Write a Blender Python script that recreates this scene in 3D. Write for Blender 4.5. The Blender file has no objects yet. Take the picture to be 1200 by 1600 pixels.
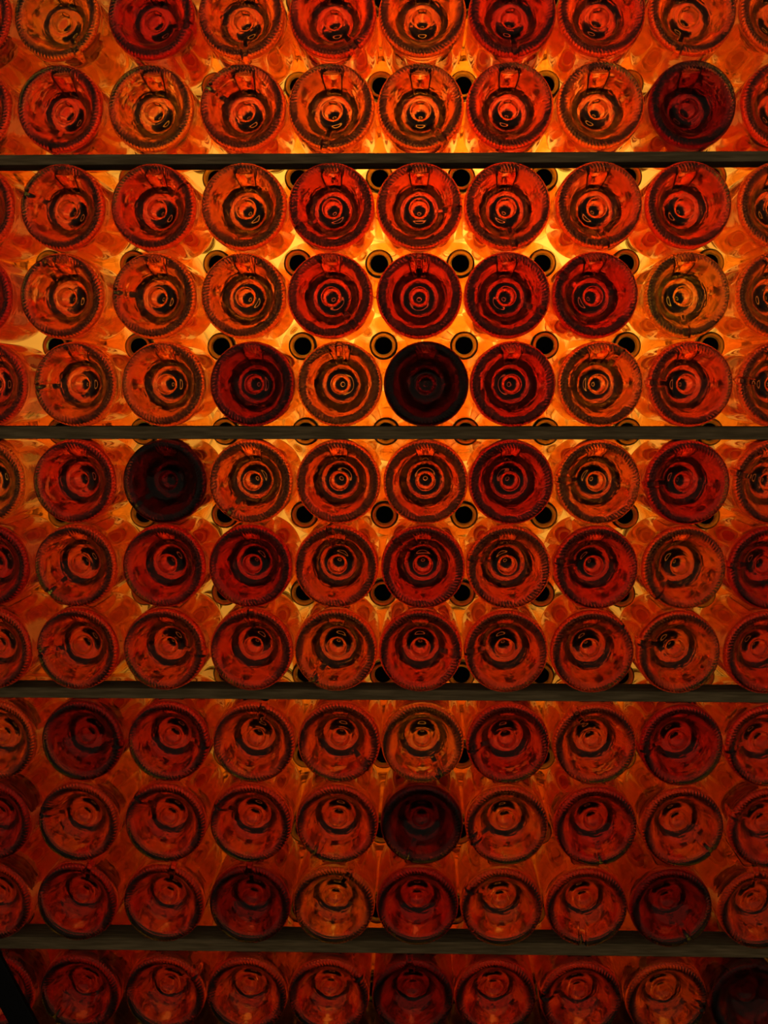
import bpy, bmesh, math, random
from mathutils import Matrix, Vector
C = bpy.context.scene.collection
S = bpy.context.scene
random.seed(7)

# ------------------------------------------------------------------ camera
FPX = 2000.0                       # focal length in pixels of a 1200x1600 frame
DIST = 1.28                        # camera to the plane of the bottle bases
ZC = 0.98                          # height of the lens above the floor
PITCH = math.atan(190 / FPX)
YAW = math.atan(55 / FPX)
look = Vector((-math.sin(YAW) * math.cos(PITCH), math.cos(YAW) * math.cos(PITCH), -math.sin(PITCH)))
right = Vector((math.cos(YAW), math.sin(YAW), 0))
up = right.cross(look)
cam = bpy.data.cameras.new('camera')
cam.sensor_fit = 'HORIZONTAL'
cam.sensor_width = 36
cam.lens = FPX / 1200 * 36
cam.clip_start = 0.02
co = bpy.data.objects.new('camera', cam)
m = Matrix((right, up, -look)).transposed().to_4x4()
m.translation = Vector((0, -DIST, ZC))
co.matrix_world = m
C.objects.link(co)
S.camera = co

# ------------------------------------------------------------------ world, exposure
w = bpy.data.worlds.new('world')
S.world = w
w.use_nodes = True
w.node_tree.nodes['Background'].inputs[0].default_value = (1.0, 0.80, 0.55, 1)
w.node_tree.nodes['Background'].inputs[1].default_value = 0.085
S.view_settings.view_transform = 'Standard'
S.view_settings.look = 'None'
S.view_settings.gamma = 1
S.view_settings.use_curve_mapping = False
S.view_settings.exposure = 0.0
S.cycles.max_bounces = 26
S.cycles.transmission_bounces = 26
S.cycles.glossy_bounces = 12
S.cycles.diffuse_bounces = 4
S.cycles.transparent_max_bounces = 4
S.cycles.volume_bounces = 0
S.cycles.use_adaptive_sampling = True
S.cycles.adaptive_threshold = 0.03
S.cycles.adaptive_min_samples = 16
S.cycles.caustics_reflective = True
S.cycles.caustics_refractive = True
S.cycles.sample_clamp_indirect = 6

# ------------------------------------------------------------------ helpers
def tag(o, label=None, cat=None, group=None, kind=None):
    if label: o['label'] = label
    if cat: o['category'] = cat
    if group: o['group'] = group
    if kind: o['kind'] = kind
    return o

def new_obj(name, mesh, parent=None, loc=None):
    o = bpy.data.objects.new(name, mesh)
    C.objects.link(o)
    if parent: o.parent = parent
    if loc: o.location = loc
    return o

def bm_obj(name, bm, mat, parent=None, smooth=False):
    me = bpy.data.meshes.new(name)
    bm.to_mesh(me); bm.free()
    if mat: me.materials.append(mat)
    if smooth:
        for p in me.polygons: p.use_smooth = True
    return new_obj(name, me, parent)

def add_box(bm, x0, x1, y0, y1, z0, z1, bev=0.0):
    g = bmesh.ops.create_cube(bm, size=1)['verts']
    for v in g:
        v.co = Vector(((x0 + x1) / 2 + v.co.x * (x1 - x0), (y0 + y1) / 2 + v.co.y * (y1 - y0), (z0 + z1) / 2 + v.co.z * (z1 - z0)))
    if bev:
        es = list({e for v in g for e in v.link_edges})
        bmesh.ops.bevel(bm, geom=es, offset=bev, segments=2, affect='EDGES', profile=0.5)

def nodes(name):
    mt = bpy.data.materials.new(name)
    mt.use_nodes = True
    nt = mt.node_tree
    nt.nodes.clear()
    out = nt.nodes.new('ShaderNodeOutputMaterial')
    return mt, nt, out

def principled(name, col, rough=0.6, scale=None, col2=None, metallic=0.0, stretch=(1, 1, 1), bump=0.0):
    mt, nt, out = nodes(name)
    p = nt.nodes.new('ShaderNodeBsdfPrincipled')
    p.inputs['Roughness'].default_value = rough
    p.inputs['Metallic'].default_value = metallic
    p.inputs['Base Color'].default_value = (*col, 1)
    if scale:
        tc = nt.nodes.new('ShaderNodeTexCoord')
        mp = nt.nodes.new('ShaderNodeMapping'); mp.inputs['Scale'].default_value = stretch
        nz = nt.nodes.new('ShaderNodeTexNoise'); nz.inputs['Scale'].default_value = scale; nz.inputs['Detail'].default_value = 6
        rp = nt.nodes.new('ShaderNodeValToRGB')
        rp.color_ramp.elements[0].position = 0.35; rp.color_ramp.elements[0].color = (*col, 1)
        rp.color_ramp.elements[1].position = 0.68; rp.color_ramp.elements[1].color = (*(col2 or col), 1)
        L = nt.links.new
        L(tc.outputs['Object'], mp.inputs[0]); L(mp.outputs[0], nz.inputs['Vector'])
        L(nz.outputs['Fac'], rp.inputs[0]); L(rp.outputs[0], p.inputs['Base Color'])
        if bump:
            b = nt.nodes.new('ShaderNodeBump'); b.inputs['Strength'].default_value = bump; b.inputs['Distance'].default_value = 0.001
            L(nz.outputs['Fac'], b.inputs['Height']); L(b.outputs[0], p.inputs['Normal'])
    nt.links.new(p.outputs[0], out.inputs[0])
    return mt

HAZE_GLOW = 0.045  # share of scattering mixed into the glass to lift its dark zones
def wine_glass(name, bump=0.15):
    """pale greenish bottle glass"""
    mt, nt, out = nodes(name)
    g = nt.nodes.new('ShaderNodeBsdfGlass')
    g.inputs['IOR'].default_value = 1.51
    g.inputs['Roughness'].default_value = 0.0
    g.inputs['Color'].default_value = (0.99, 0.99, 0.97, 1)
    tc = nt.nodes.new('ShaderNodeTexCoord')
    nz = nt.nodes.new('ShaderNodeTexNoise'); nz.inputs['Scale'].default_value = 30; nz.inputs['Detail'].default_value = 2
    b = nt.nodes.new('ShaderNodeBump'); b.inputs['Strength'].default_value = bump; b.inputs['Distance'].default_value = 0.0012
    L = nt.links.new
    L(tc.outputs['Object'], nz.inputs['Vector']); L(nz.outputs['Fac'], b.inputs['Height']); L(b.outputs[0], g.inputs['Normal'])
    # thin scattering film, added to make the dark zones of the glass glow
    tr = nt.nodes.new('ShaderNodeBsdfTranslucent'); tr.inputs[0].default_value = (0.9, 0.75, 0.6, 1)
    df = nt.nodes.new('ShaderNodeBsdfDiffuse'); df.inputs[0].default_value = (0.8, 0.7, 0.55, 1)
    m1 = nt.nodes.new('ShaderNodeMixShader'); m1.inputs[0].default_value = 0.45
    m2 = nt.nodes.new('ShaderNodeMixShader'); 
    sx = nt.nodes.new('ShaderNodeSeparateXYZ'); L(tc.outputs['Object'], sx.inputs[0])
    r2 = nt.nodes.new('ShaderNodeVectorMath'); r2.operation = 'LENGTH'
    cx = nt.nodes.new('ShaderNodeCombineXYZ'); L(sx.outputs['X'], cx.inputs[0]); L(sx.outputs['Z'], cx.inputs[2]); L(cx.outputs[0], r2.inputs[0])
    gt = nt.nodes.new('ShaderNodeMath'); gt.operation = 'MULTIPLY_ADD'
    inside = nt.nodes.new('ShaderNodeMath'); inside.operation = 'GREATER_THAN'; inside.inputs[1].default_value = 0.0412
    past = nt.nodes.new('ShaderNodeMath'); past.operation = 'GREATER_THAN'; past.inputs[1].default_value = 0.033
    anyof = nt.nodes.new('ShaderNodeMath'); anyof.operation = 'MAXIMUM'
    L(r2.outputs['Value'], inside.inputs[0]); L(sx.outputs['Y'], past.inputs[0]); L(inside.outputs[0], anyof.inputs[0]); L(past.outputs[0], anyof.inputs[1])
    gt.inputs[1].default_value = HAZE_GLOW - 0.002; gt.inputs[2].default_value = 0.002
    L(anyof.outputs[0], gt.inputs[0]); L(gt.outputs[0], m2.inputs[0])
    L(tr.outputs[0], m1.inputs[1]); L(df.outputs[0], m1.inputs[2])
    L(g.outputs[0], m2.inputs[1]); L(m1.outputs[0], m2.inputs[2])
    L(m2.outputs[0], out.inputs[0])
    return mt

def wine(name, k):
    """the wine where it meets the glass: index 1.34 inside 1.51, absorption by depth (per metre)"""
    mt, nt, out = nodes(name)
    g = nt.nodes.new('ShaderNodeBsdfGlass'); g.inputs['IOR'].default_value = 1.34 / 1.51; g.inputs['Roughness'].default_value = 0
    tc = nt.nodes.new('ShaderNodeTexCoord')
    nz = nt.nodes.new('ShaderNodeTexNoise'); nz.inputs['Scale'].default_value = 70; nz.inputs['Detail'].default_value = 1.5
    b = nt.nodes.new('ShaderNodeBump'); b.inputs['Strength'].default_value = 0.5; b.inputs['Distance'].default_value = 0.002
    L = nt.links.new
    L(tc.outputs['Object'], nz.inputs['Vector']); L(nz.outputs['Fac'], b.inputs['Height']); L(b.outputs[0], g.inputs['Normal'])
    # thin veil as of lees, added to fill the wine's black parts with glow
    tr = nt.nodes.new('ShaderNodeBsdfTranslucent'); tr.inputs[0].default_value = (0.95, 0.85, 0.75, 1)
    mx = nt.nodes.new('ShaderNodeMixShader'); mx.inputs[0].default_value = 0.012
    L(g.outputs[0], mx.inputs[1]); L(tr.outputs[0], mx.inputs[2]); L(mx.outputs[0], out.inputs[0])
    dens = max(k) * 1.02               # sigma = density * (1 - colour)
    va = nt.nodes.new('ShaderNodeVolumeAbsorption')
    va.inputs['Density'].default_value = dens
    va.inputs['Color'].default_value = (*[1 - c / dens for c in k], 1)
    L(va.outputs[0], out.inputs['Volume'])
    return mt

def lerp(a, b, t): return tuple(x + (y - x) * t for x, y in zip(a, b))
KS = [(0.2, 2.7, 6.5), (0.45, 5.4, 7.6), (1.0, 8.8, 8.2), (2.5, 13.0, 9.2), (7.0, 19.0, 12.5), (12.0, 26.0, 18.0)]
M_GLASS = wine_glass('pale_bottle_glass')
WINE = {}
for i in range(11):
    c = i / 2
    a = int(c)
    k = KS[a] if a == 5 else lerp(KS[a], KS[a + 1], c - a)
    WINE[c] = wine('wine_tone_%02d' % i, k)

WINE[6] = wine('amber_wine_pale', (0.4, 6.0, 17.0))
WINE[7] = wine('amber_wine', (0.6, 9.0, 21.0))
BUBBLE = nodes('bubble_surface')
g = BUBBLE[1].nodes.new('ShaderNodeBsdfGlass'); g.inputs['IOR'].default_value = 1.34
BUBBLE[1].links.new(g.outputs[0], BUBBLE[2].inputs[0]); BUBBLE = BUBBLE[0]
mt, nt, out = nodes('pale_yellow_lip_glass')
t = nt.nodes.new('ShaderNodeBsdfTranslucent'); t.inputs[0].default_value = (0.98, 0.96, 0.6, 1)
g = nt.nodes.new('ShaderNodeBsdfGlass'); g.inputs['Roughness'].default_value = 0.3; g.inputs['Color'].default_value = (0.74, 1, 0.85, 1)
mx = nt.nodes.new('ShaderNodeMixShader'); mx.inputs[0].default_value = 0.96
nt.links.new(t.outputs[0], mx.inputs[1]); nt.links.new(g.outputs[0], mx.inputs[2]); nt.links.new(mx.outputs[0], out.inputs[0])
M_LIP = mt
M_STOP = principled('black_stopper', (0.003, 0.0025, 0.0025), 0.7)
M_WOOD = principled('olive_brown_lath_wood', (0.30, 0.22, 0.11), 0.85, 30, (0.58, 0.43, 0.23), stretch=(1, 12, 12), bump=0.5)
M_BAR = principled('black_painted_steel', (0.004, 0.004, 0.005), 0.6)
M_FLOOR = principled('dark_stone_floor', (0.05, 0.04, 0.035), 0.8, 4, (0.09, 0.075, 0.06))
M_WALL = principled('warm_plaster', (0.5, 0.42, 0.32), 0.9, 5, (0.6, 0.5, 0.4))

# ------------------------------------------------------------------ light: lamps behind an added translucent panel
def panel_mat():
    mt, nt, out = nodes('translucent_diffuser')
    t = nt.nodes.new('ShaderNodeBsdfTranslucent'); t.inputs[0].default_value = (0.96, 0.78, 0.42, 1)
    d = nt.nodes.new('ShaderNodeBsdfDiffuse'); d.inputs[0].default_value = (0.8, 0.6, 0.32, 1)
    mx = nt.nodes.new('ShaderNodeMixShader'); mx.inputs[0].default_value = 0.3
    nt.links.new(t.outputs[0], mx.inputs[1]); nt.links.new(d.outputs[0], mx.inputs[2]); nt.links.new(mx.outputs[0], out.inputs[0])
    return mt
M_PANEL = panel_mat()
PANEL_Y = 0.52
def lamp(x, y, z, power, size, col=(1.0, 0.60, 0.20)):
    root = new_obj('bulb_lamp', None, loc=(x, y, z))
    l = bpy.data.lights.new('bulb_light', 'POINT'); l.energy = power; l.color = col; l.shadow_soft_size = size
    new_obj('bulb_light', l, root)
    bm = bmesh.new()
    bmesh.ops.create_cone(bm, cap_ends=True, segments=24, radius1=0.02, radius2=0.016, depth=0.05)
    bmesh.ops.rotate(bm, verts=bm.verts, cent=(0, 0, 0), matrix=Matrix.Rotation(math.pi / 2, 3, 'X'))
    bmesh.ops.translate(bm, verts=bm.verts, vec=(0, size + 0.03, 0))
    bm_obj('socket', bm, M_BAR, root)
    return root
LAMPS = [(0.02, 0.75, 0.17, 11.5), (-0.42, 0.80, 0.12, 3.5), (0.42, 0.80, 0.12, 3.5), (0.0, 0.85, -0.38, 3.2), (0.0, 0.80, 0.45, 5)]
for n, (x, y, z, p) in enumerate(LAMPS):
    o = lamp(x, y, ZC + z, p, 0.03)
    tag(o, 'warm bulb glowing behind the bottle stack, ' + ('the brightest, at its middle', 'at its left', 'at its right', 'lowest of all', 'highest of all')[n], 'lamp', 'bulbs lighting the stack from behind')
    bm = bmesh.new(); add_box(bm, -0.006, 0.006, 0.06, 1.30 - y, -0.006, 0.006, 0.001)
    bm_obj('bracket', bm, M_BAR, o)

# ------------------------------------------------------------------ structure
def box_obj(name, x0, x1, y0, y1, z0, z1, mat, bev=0):
    bm = bmesh.new(); add_box(bm, x0, x1, y0, y1, z0, z1, bev)
    return bm_obj(name, bm, mat)
tag(box_obj('floor', -2, 2, -2.2, 1.5, -0.1, 0, M_FLOOR), kind='structure')
tag(box_obj('wall_back', -2, 2, 1.3, 1.5, 0, 2.6, M_WALL), kind='structure')
tag(box_obj('added_diffuser', -0.85, 0.85, PANEL_Y, PANEL_Y + 0.004, 0.02, 1.75, M_PANEL),
    'unseen translucent panel added to spread the lamplight behind the whole bottle stack', 'panel')  # unseen sheet, added to spread and warm the light of the lamps

# ------------------------------------------------------------------ bottle meshes
R = 0.0427
BASE = [  # radius, depth from the bearing ring
    (0.0, .0286), (.0035, .0283), (.0066, .0274), (.0085, .0260), (.0094, .0246), (.0100, .0239), (.0108, .0237), (.0125, .0236),
    (.0150, .0226), (.019, .0205), (.023, .0165), (.0265, .0120), (.0290, .0082), (.0308, .0052), (.0320, .0034),
    (.0335, .0020), (.0350, .0011), (.0365, .0006), (.0380, .0004), (.0394, .0007), (.0406, .0016), (.0416, .0032), (.0423, .0056)]
SIDE = [(R, .009), (R, .03), (R, .07), (R, .112), (.0421, .124), (.0403, .138), (.0375, .152), (.0341, .168), (.0306, .184),
        (.0273, .200), (.0243, .216), (.0215, .233), (.0190, .250), (.0167, .266), (.0149, .279), (.0142, .284), (.0147, .2855), (.0152, .2870),
        (.0152, .2890), (.0144, .2905)]
RIM = [(.0145, .2906), (.0150, .2915), (.0151, .2975), (.0145, .2995), (.0135, .3000), (.0118, .3000), (.0102, .2994), (.0094, .2980), (.0093, .2906)]
NS, NR = 288, 72

def bottle_mesh(knurl_amp=0.0011, lug=True):
    vs, fs = [], []
    def ring(r, y, n, f=None):
        s = len(vs)
        for i in range(n):
            a = 2 * math.pi * i / n
            yy = y
            if f: yy = f(r, y, a)
            vs.append((r * math.sin(a), yy, r * math.cos(a)))
        return s
    def relief(r, y, a):
        k = 0.0
        if .0325 < r < .0420:
            t = min(1, (r - .0325) / .0015, (.0420 - r) / .0012)
            k = -knurl_amp * t * (0.5 + 0.5 * math.cos(NR * a + r * 900))
        if lug and r > .0235:
            da = (a + math.pi) % (2 * math.pi) - math.pi
            d = abs(math.sin(da)) * r
            if abs(da) < 1 and d < .0044:
                t = min(1, (r - .0235) / .0012)
                if d < .0033: k = 0.0032 * t
                elif d < .0044: k = -0.0010 * t
        return y + k
    s0 = len(vs); vs.append((0, BASE[0][1], 0))
    prev = None
    for (r, y) in BASE[1:]:
        s = ring(r, y, NS, relief)
        for i in range(NS):
            j = (i + 1) % NS
            if prev is None: fs.append((s0, s + i, s + j))
            else: fs.append((prev + i, s + i, s + j, prev + j))
        prev = s
    # step down from NS to NT segments
    NT = 72; q = NS // NT
    s = ring(SIDE[0][0], SIDE[0][1], NT)
    for i in range(NT):
        j = (i + 1) % NT
        m_ = i * q + q // 2
        for t in range(q):
            a, b = i * q + t, (i * q + t + 1) % NS
            fs.append((prev + a, s + (i if t < q // 2 else j), prev + b))
        fs.append((prev + m_, s + i, s + j))
    prev = s
    for (r, y) in SIDE[1:]:
        s = ring(r, y, NT)
        for i in range(NT):
            j = (i + 1) % NT
            fs.append((prev + i, s + i, s + j, prev + j))
        prev = s
    s1 = len(vs); vs.append((0, SIDE[-1][1], 0))
    for i in range(NT): fs.append((prev + i, s1, prev + (i + 1) % NT))
    me = bpy.data.meshes.new('bottle_body')
    me.from_pydata(vs, [], fs)
    bm = bmesh.new(); bm.from_mesh(me)
    bmesh.ops.recalc_face_normals(bm, faces=bm.faces)
    bm.to_mesh(me); bm.free()
    for p in me.polygons: p.use_smooth = True
    me.materials.append(M_GLASS)
    return me

def lathe_mesh(name, prof, n, mat, close=True):
    vs, fs = [], []
    for (r, y) in prof:
        for i in range(n):
            a = 2 * math.pi * i / n
            vs.append((r * math.sin(a), y, r * math.cos(a)))
    k = len(prof)
    for p in range(k if close == 'loop' else k - 1):
        a0, b0 = p * n, ((p + 1) % k) * n
        for i in range(n):
            j = (i + 1) % n
            fs.append((a0 + i, b0 + i, b0 + j, a0 + j))
    if close is True:
        fs.append(tuple(range(n))); fs.append(tuple(reversed(range((k - 1) * n, k * n))))
    me = bpy.data.meshes.new(name)
    me.from_pydata(vs, [], fs)
    bm = bmesh.new(); bm.from_mesh(me)
    bmesh.ops.recalc_face_normals(bm, faces=bm.faces)
    bm.to_mesh(me); bm.free()
    for p in me.polygons: p.use_smooth = len(p.vertices) == 4
    me.materials.append(mat)
    return me

def bubble_mesh():
    """air lens under the topmost side of a lying bottle; normals point inwards (into the air)"""
    vs, fs = [], []
    RI = 0.0399
    n = 14
    sect = []
    ys = [(.014, .05), (.0155, .55), (.018, .8), (.024, 1.0), (.06, 1.0), (.095, 1.0), (.108, .85), (.116, .4), (.120, .05)]
    for (y, s_) in ys:
        h = 0.0020 * s_ + .0001
        flat = RI - h
        half = math.sqrt(max(RI * RI - flat * flat, 1e-9))
        a0 = math.asin(half / RI)
        st = len(vs)
        for i in range(n + 1):
            a = -a0 + 2 * a0 * i / n
            vs.append((RI * math.sin(a), y, RI * math.cos(a)))
        for i in range(1, n):
            t = 1 - 2 * i / n
            vs.append((half * t, y, flat - 0.0))
        sect.append((st, 2 * n))
    m_ = 2 * n
    for k in range(len(ys) - 1):
        a, b = sect[k][0], sect[k + 1][0]
        for i in range(m_):
            j = (i + 1) % m_
            fs.append((a + i, b + i, b + j, a + j))
    fs.append(tuple(range(sect[0][0], sect[0][0] + m_)))
    fs.append(tuple(reversed(range(sect[-1][0], sect[-1][0] + m_))))
    me = bpy.data.meshes.new('air_bubble')
    me.from_pydata(vs, [], fs)
    bm = bmesh.new(); bm.from_mesh(me)
    bmesh.ops.recalc_face_normals(bm, faces=bm.faces)
    bmesh.ops.reverse_faces(bm, faces=bm.faces)
    bm.to_mesh(me); bm.free()
    for p in me.polygons: p.use_smooth = len(p.vertices) == 4
    me.materials.append(BUBBLE)
    return me

def surf_y(r):
    for (r0, y0), (r1, y1) in zip(BASE, BASE[1:]):
        if r0 <= r <= r1: return y0 + (y1 - y0) * (r - r0) / (r1 - r0)
    return 0
def emboss_mesh(text):
    cu = bpy.data.curves.new('mark', 'FONT'); cu.body = text; cu.size = 0.0062; cu.align_x = 'CENTER'; cu.space_character = 1.5
    cu.offset = 0.00012; cu.extrude = 0.00035; cu.resolution_u = 3
    t = bpy.data.objects.new('mark', cu); C.objects.link(t)
    bpy.context.view_layer.update()
    me = bpy.data.meshes.new_from_object(t)
    bpy.data.objects.remove(t)
    me.name = 'embossed_mark'
    for v in me.vertices:
        a, r = v.co.x / 0.026, 0.0245 + v.co.y
        v.co = (r * math.sin(a), surf_y(r) - 0.0001 - v.co.z, r * math.cos(a))
    me.materials.clear(); me.materials.append(BUBBLE)
    return me
MARKS = [emboss_mesh('75 cl'), emboss_mesh('33 52'), emboss_mesh('7 8')]
MARK_AT = {(1, 2): (285, 2), (2, 2): (290, 1), (2, 8): (80, 0), (3, 1): (215, 1), (3, 8): (75, 0), (4, 1): (230, 0), (4, 2): (225, 1), (5, 3): (200, 0), (6, 2): (205, 1), (6, 3): (225, 0), (6, 8): (130, 0), (6, 1): (320, 2), (8, 7): (110, 1), (8, 5): (200, 1), (9, 5): (190, 0), (9, 8): (215, 2), (7, 6): (190, 1), (7, 8): (200, 0)}
WPROF = [(.0, .0330), (.0003, .0330), (.005, .0326), (.010, .0310), (.014, .0285), (.018, .0252), (.022, .0213), (.0255, .0173), (.0288, .0133),
         (.0320, .0098), (.0350, .0078), (.0375, .0078), (.0392, .0095), (.0400, .0130), (.0402, .020)] + \
        [(r - .0026, y) for r, y in SIDE if .02 < y < .27] + [(.0120, .2735), (.0003, .2736)]
def wine_mesh():
    me = lathe_mesh('wine', WPROF[1:], 72, WINE[1])
    for p in me.polygons: p.use_smooth = True
    return me
ME_WINE = wine_mesh()
ME_LUG, ME_PLAIN = bottle_mesh(), bottle_mesh(lug=False)
ME_RIM = lathe_mesh('lip', RIM, 64, M_LIP, 'loop')
ME_STOP = lathe_mesh('stopper', [(.0088, .2750), (.0092, .2755), (.0092, .2952), (.0088, .2958)], 40, M_STOP)
ME_BUB = bubble_mesh()

def bottle(x, y, z, tone, angle=None, back=False, tilt=(0, 0)):
    root = new_obj('wine_bottle', None, loc=(x, y, ZC + z))
    root.rotation_euler = (tilt[0], 0, tilt[1] + (math.pi if back else 0))
    b = new_obj('glass_body', (ME_PLAIN if angle is None else ME_LUG), root)
    b.rotation_euler = (0, math.radians(angle if angle is not None else random.uniform(0, 360)), 0)
    wn = new_obj('wine', ME_WINE, root)
    wn.material_slots[0].link = 'OBJECT'
    wn.material_slots[0].material = WINE[tone]
    new_obj('air_bubble', ME_BUB, root)
    new_obj('lip', ME_RIM, root)
    new_obj('stopper', ME_STOP, root)
    return root

# front bottles: rows from the top, metres from the lens axis (x) and lens height (z)
ROWS = [(0.364,[-0.442,-0.3556,-0.2627,-0.1746,-0.0855,0.002,0.0892,0.1754,0.2625,0.3493]),
        (0.2764,[-0.4447,-0.3546,-0.2649,-0.1743,-0.0871,0.0004,0.0875,0.1756,0.2645,0.3537]),
        (0.1808,[-0.4439,-0.3544,-0.264,-0.174,-0.0875,-0.0006,0.0859,0.1758,0.2629,0.3528]),
        (0.0938,[-0.4485,-0.3572,-0.2649,-0.1756,-0.0891,-0.0004,0.0867,0.1734,0.2636,0.3528]),
        (0.0063,[-0.435,-0.3457,-0.2568,-0.1675,-0.0799,0.0068,0.0932,0.1799,0.2687,0.3566]),
        (-0.0919,[-0.4412,-0.3493,-0.2571,-0.1698,-0.0815,0.0065,0.0922,0.1795,0.2678,0.3544]),
        (-0.1779,[-0.4392,-0.3493,-0.2592,-0.1713,-0.0837,0.0042,0.0904,0.1783,0.2665,0.3524]),
        (-0.2637,[-0.4385,-0.3494,-0.2599,-0.1708,-0.0847,0.0018,0.0886,0.1758,0.2626,0.3503]),
        (-0.36,[-0.4367,-0.3469,-0.2575,-0.1691,-0.0817,0.004,0.0915,0.1798,0.2679,0.3543]),
        (-0.4454,[-0.4439,-0.3522,-0.2616,-0.1733,-0.084,0.0036,0.0909,0.1818,0.2704,0.3586]),
        (-0.5319,[-0.4457,-0.3562,-0.265,-0.1748,-0.0876,-0.0008,0.0864,0.174,0.2612,0.3513]),
        (-0.6305,[-0.4459,-0.3551,-0.2653,-0.1791,-0.0933,-0.0052,0.0806,0.1695,0.2586,0.3448])]
TONES = [[2,0,3,1,2,1,3,2,1,1],
         [2,2,0.5,1.5,1,1,2,1,4,2],
         [2,1.5,2,1,2.5,2,2,1.5,2,1],
         [3,1,1,1,2.5,3,3,3,0,1],
         [2,1,1,3.5,1,5,3,1,2,1.5],
         [0.5,2.5,5,1,1.5,1.5,3,1,3,1.5],
         [3,1.5,2.5,3,1.5,2.5,1.5,2.5,1,3],
         [1.5,1.5,1.5,2,1,2,1.5,1.5,1,2],
         [1,3.5,2.5,1.5,1.5,0.5,2.5,1.5,3,2],
         [3,1.5,2,2,1.5,4.5,1,2.5,1.5,2],
         [2,2.5,2,3.5,0.5,3,1,1.5,3.5,1.5],
         [3,3,2,1.5,1.5,3.5,2,2,1,5]]
LUGS = [[None,150,105,175,145,None,175,None,200,120],
        [None,190,None,300,190,145,None,None,None,None],
        [None,290,60,None,235,95,170,170,None,None],
        [None,330,275,None,140,0,115,300,180,None],
        [None,265,None,None,0,None,None,30,272,275],
        [None,None,230,215,None,None,None,275,268,285],
        [None,225,None,None,350,315,285,280,225,275],
        [None,265,95,0,215,95,270,45,285,None],
        [None,95,95,15,130,150,262,330,265,265],
        [None,285,315,300,215,200,245,170,130,290],
        [None,20,15,0,25,None,300,185,150,355],
        [None,225,55,None,55,355,None,275,100,5]]
ORD = ['first', 'second', 'third', 'fourth', 'fifth', 'sixth', 'seventh', 'eighth', 'ninth', 'tenth']
ROWTXT = ['topmost row, cut by the frame', 'row resting on the top lath', 'row right under the top lath', 'middle row between top and second lath',
          'row resting on the second lath', 'row right under the second lath', 'middle row between second and third lath', 'row resting on the third lath',
          'row right under the third lath', 'middle row between third and lowest lath', 'row resting on the lowest lath', 'row under the lowest lath']
LOOK = {0: 'bright amber', .5: 'bright orange', 1: 'orange', 1.5: 'orange red', 2: 'red', 2.5: 'deep red', 3: 'crimson', 3.5: 'dark crimson', 4: 'very dark plum', 4.5: 'nearly black plum', 5: 'nearly black plum'}
for r, (z, xs) in enumerate(ROWS):
    for c, x in enumerate(xs):
        o = bottle(x, random.uniform(-.0015, .0015), z, TONES[r][c], LUGS[r][c])
        if (r, c) in MARK_AT:
            mk = new_obj('embossed_mark', MARKS[MARK_AT[r, c][1]], o)
            mk.rotation_euler = (0, math.radians(MARK_AT[r, c][0]), 0)
        tag(o, '%s bottle base, %s from left in %s' % (LOOK[TONES[r][c]], ORD[c], ROWTXT[r]), 'bottle', 'wine bottles lying base outwards')

# the stack goes on a little past the frame on every side
P = 0.0885
FULL = [(z, [xs[0] - P] + xs + [xs[-1] + P]) for z, xs in ROWS]
FULL = [(ROWS[0][0] + 0.0872, [x + .004 for x in FULL[0][1]])] + FULL + [(ROWS[-1][0] - 0.0866, [x - .002 for x in FULL[-1][1]])]
for r, (z, xs) in enumerate(FULL):
    for c, x in enumerate(xs):
        if 0 < r < len(FULL) - 1 and 0 < c < len(xs) - 1: continue
        o = bottle(x, 0, z, random.choice([1, 1.5, 2, 2.5]), None)
        if r in (0, len(FULL) - 1): lab = 'red bottle %s the photo, %s from left in its row' % ('above' if r == 0 else 'below', (ORD + ['eleventh', 'twelfth'])[c])
        else: lab = 'red bottle just beyond the %s edge of the photo, %s row from top' % ('left' if c == 0 else 'right', (ORD + ['eleventh', 'twelfth'])[r - 1])
        tag(o, lab, 'bottle', 'bottles around the edge of the stack')

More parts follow.
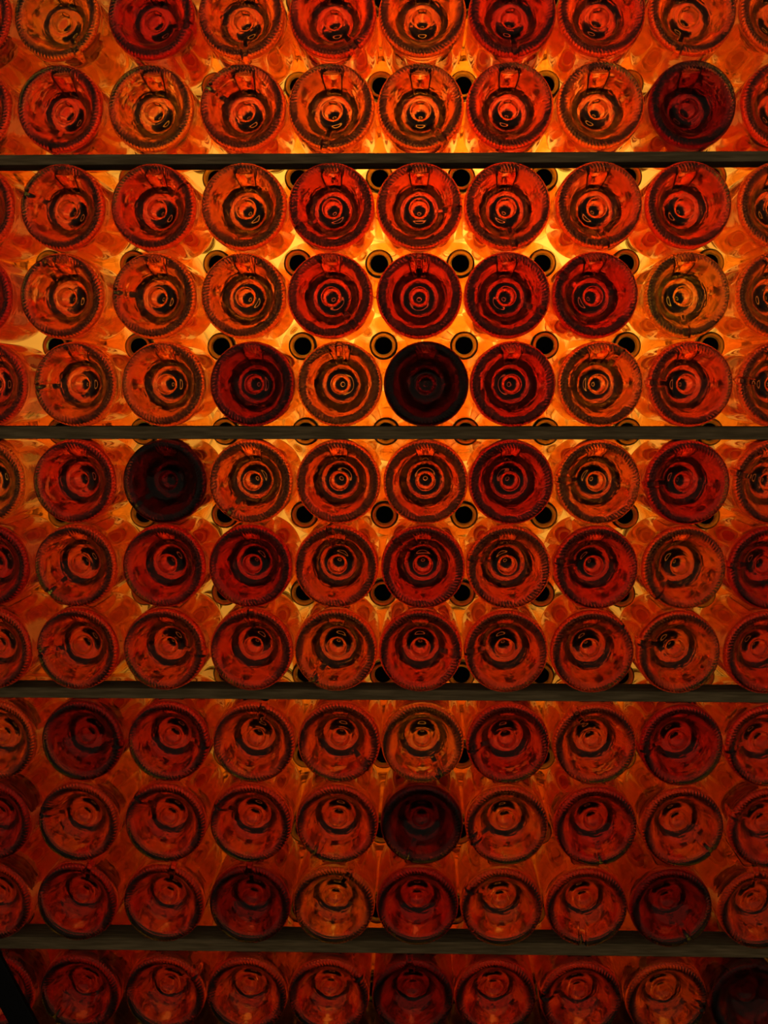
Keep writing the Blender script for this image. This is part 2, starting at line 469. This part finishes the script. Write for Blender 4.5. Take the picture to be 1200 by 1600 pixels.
# rear bottles lie the other way round, necks reaching into the gaps of the front stack
BACK_Y = 0.105 + 0.300
ROWGAP = ['over the topmost row', 'between the two topmost rows', 'level with the top lath', 'between upper two rows under the top lath', 'between the two rows above second lath',
      'level with the second lath', 'between upper two rows under second lath', 'between the two rows above third lath', 'level with the third lath',
      'between upper two rows under third lath', 'between the two rows above lowest lath', 'level with the lowest lath', 'below the lowest row']
for r in range(len(FULL) - 1):
    (z0, a), (z1, b) = FULL[r], FULL[r + 1]
    for c in range(len(a) - 1):
        x = (a[c] + a[c + 1] + b[c] + b[c + 1]) / 4
        x += .0028 * max(0, min(1, (.12 - x) / .4))
        zz = (z0 + z1) / 2 - {2: .004, 3: .0025, 4: .003, 5: .0015}.get(r, 0)
        for it in range(12):               # keep each neck clear of the four bodies round it
            for px, pz in ((a[c], z0), (a[c + 1], z0), (b[c], z1), (b[c + 1], z1)):
                d = math.hypot(x - px, zz - pz)
                if d < .0585:
                    x += (x - px) / d * (.0586 - d); zz += (zz - pz) / d * (.0586 - d)
        if min(math.hypot(x - px, zz - pz) for px, pz in ((a[c], z0), (a[c + 1], z0), (b[c], z1), (b[c + 1], z1))) < .0580: continue
        o = bottle(x, BACK_Y, zz, random.choice([6, 7]), None, True)
        if 0 < r < 12 and 0 < c < 10:
            tag(o, 'black stoppered bottle mouth, %s gap from left %s' % (ORD[c - 1], ROWGAP[r]), 'bottle', 'rear bottles with necks towards the viewer')
        else:
            OT = ORD + ['eleventh', 'twelfth', 'thirteenth']
            if r in (0, 12): lab = 'amber rear bottle %s, %s from left' % ('along the top edge of the photo' if r == 0 else 'below the photo', OT[c])
            else: lab = 'amber rear bottle at the %s edge of the photo, %s rear row from top' % ('left' if c == 0 else 'right', OT[r])
            tag(o, lab, 'bottle', 'rear bottles behind the outer edge')

# ------------------------------------------------------------------ laths
for n, (zt, zb) in enumerate([(0.2337, 0.2235), (-0.0364, -0.0492), (-0.3064, -0.3173), (-0.5746, -0.5878)]):
    o = box_obj('wooden_lath', -0.64, 0.66, 0.012, 0.047, ZC + zb + .0001, ZC + zt - .0001, M_WOOD, 0.0006)
    tag(o, 'thin olive brown wooden lath between bottle rows, %s of the four' % ('topmost', 'second from top', 'third from top', 'lowest')[n], 'lath', 'laths between the bottle rows')

zb = ZC + FULL[-1][0] - R
bm = bmesh.new()
add_box(bm, -0.64, 0.66, 0.0, 0.42, zb - 0.03, zb - .0001, 0.002)
o = bm_obj('wooden_plinth', bm, M_WOOD)
for x0 in (-0.62, -0.02, 0.58):
    bm = bmesh.new(); add_box(bm, x0, x0 + 0.06, 0.02, 0.40, 0, zb - 0.03, 0.002); bm_obj('leg', bm, M_WOOD, o)
tag(o, 'low wooden plinth carrying the whole bottle stack', 'plinth')

# black brace in front of the lower left corner
bm = bmesh.new()
add_box(bm, -0.0125, 0.0125, -0.004, 0.004, -0.45, 0.03, 0.001)
o = bm_obj('metal_brace', bm, M_BAR)
o.location = (-0.4379, -0.045, ZC + -0.5630)
o.rotation_euler = (0, -0.4579, 0)
tag(o, 'black slanting metal bar crossing the lower left corner', 'bar')
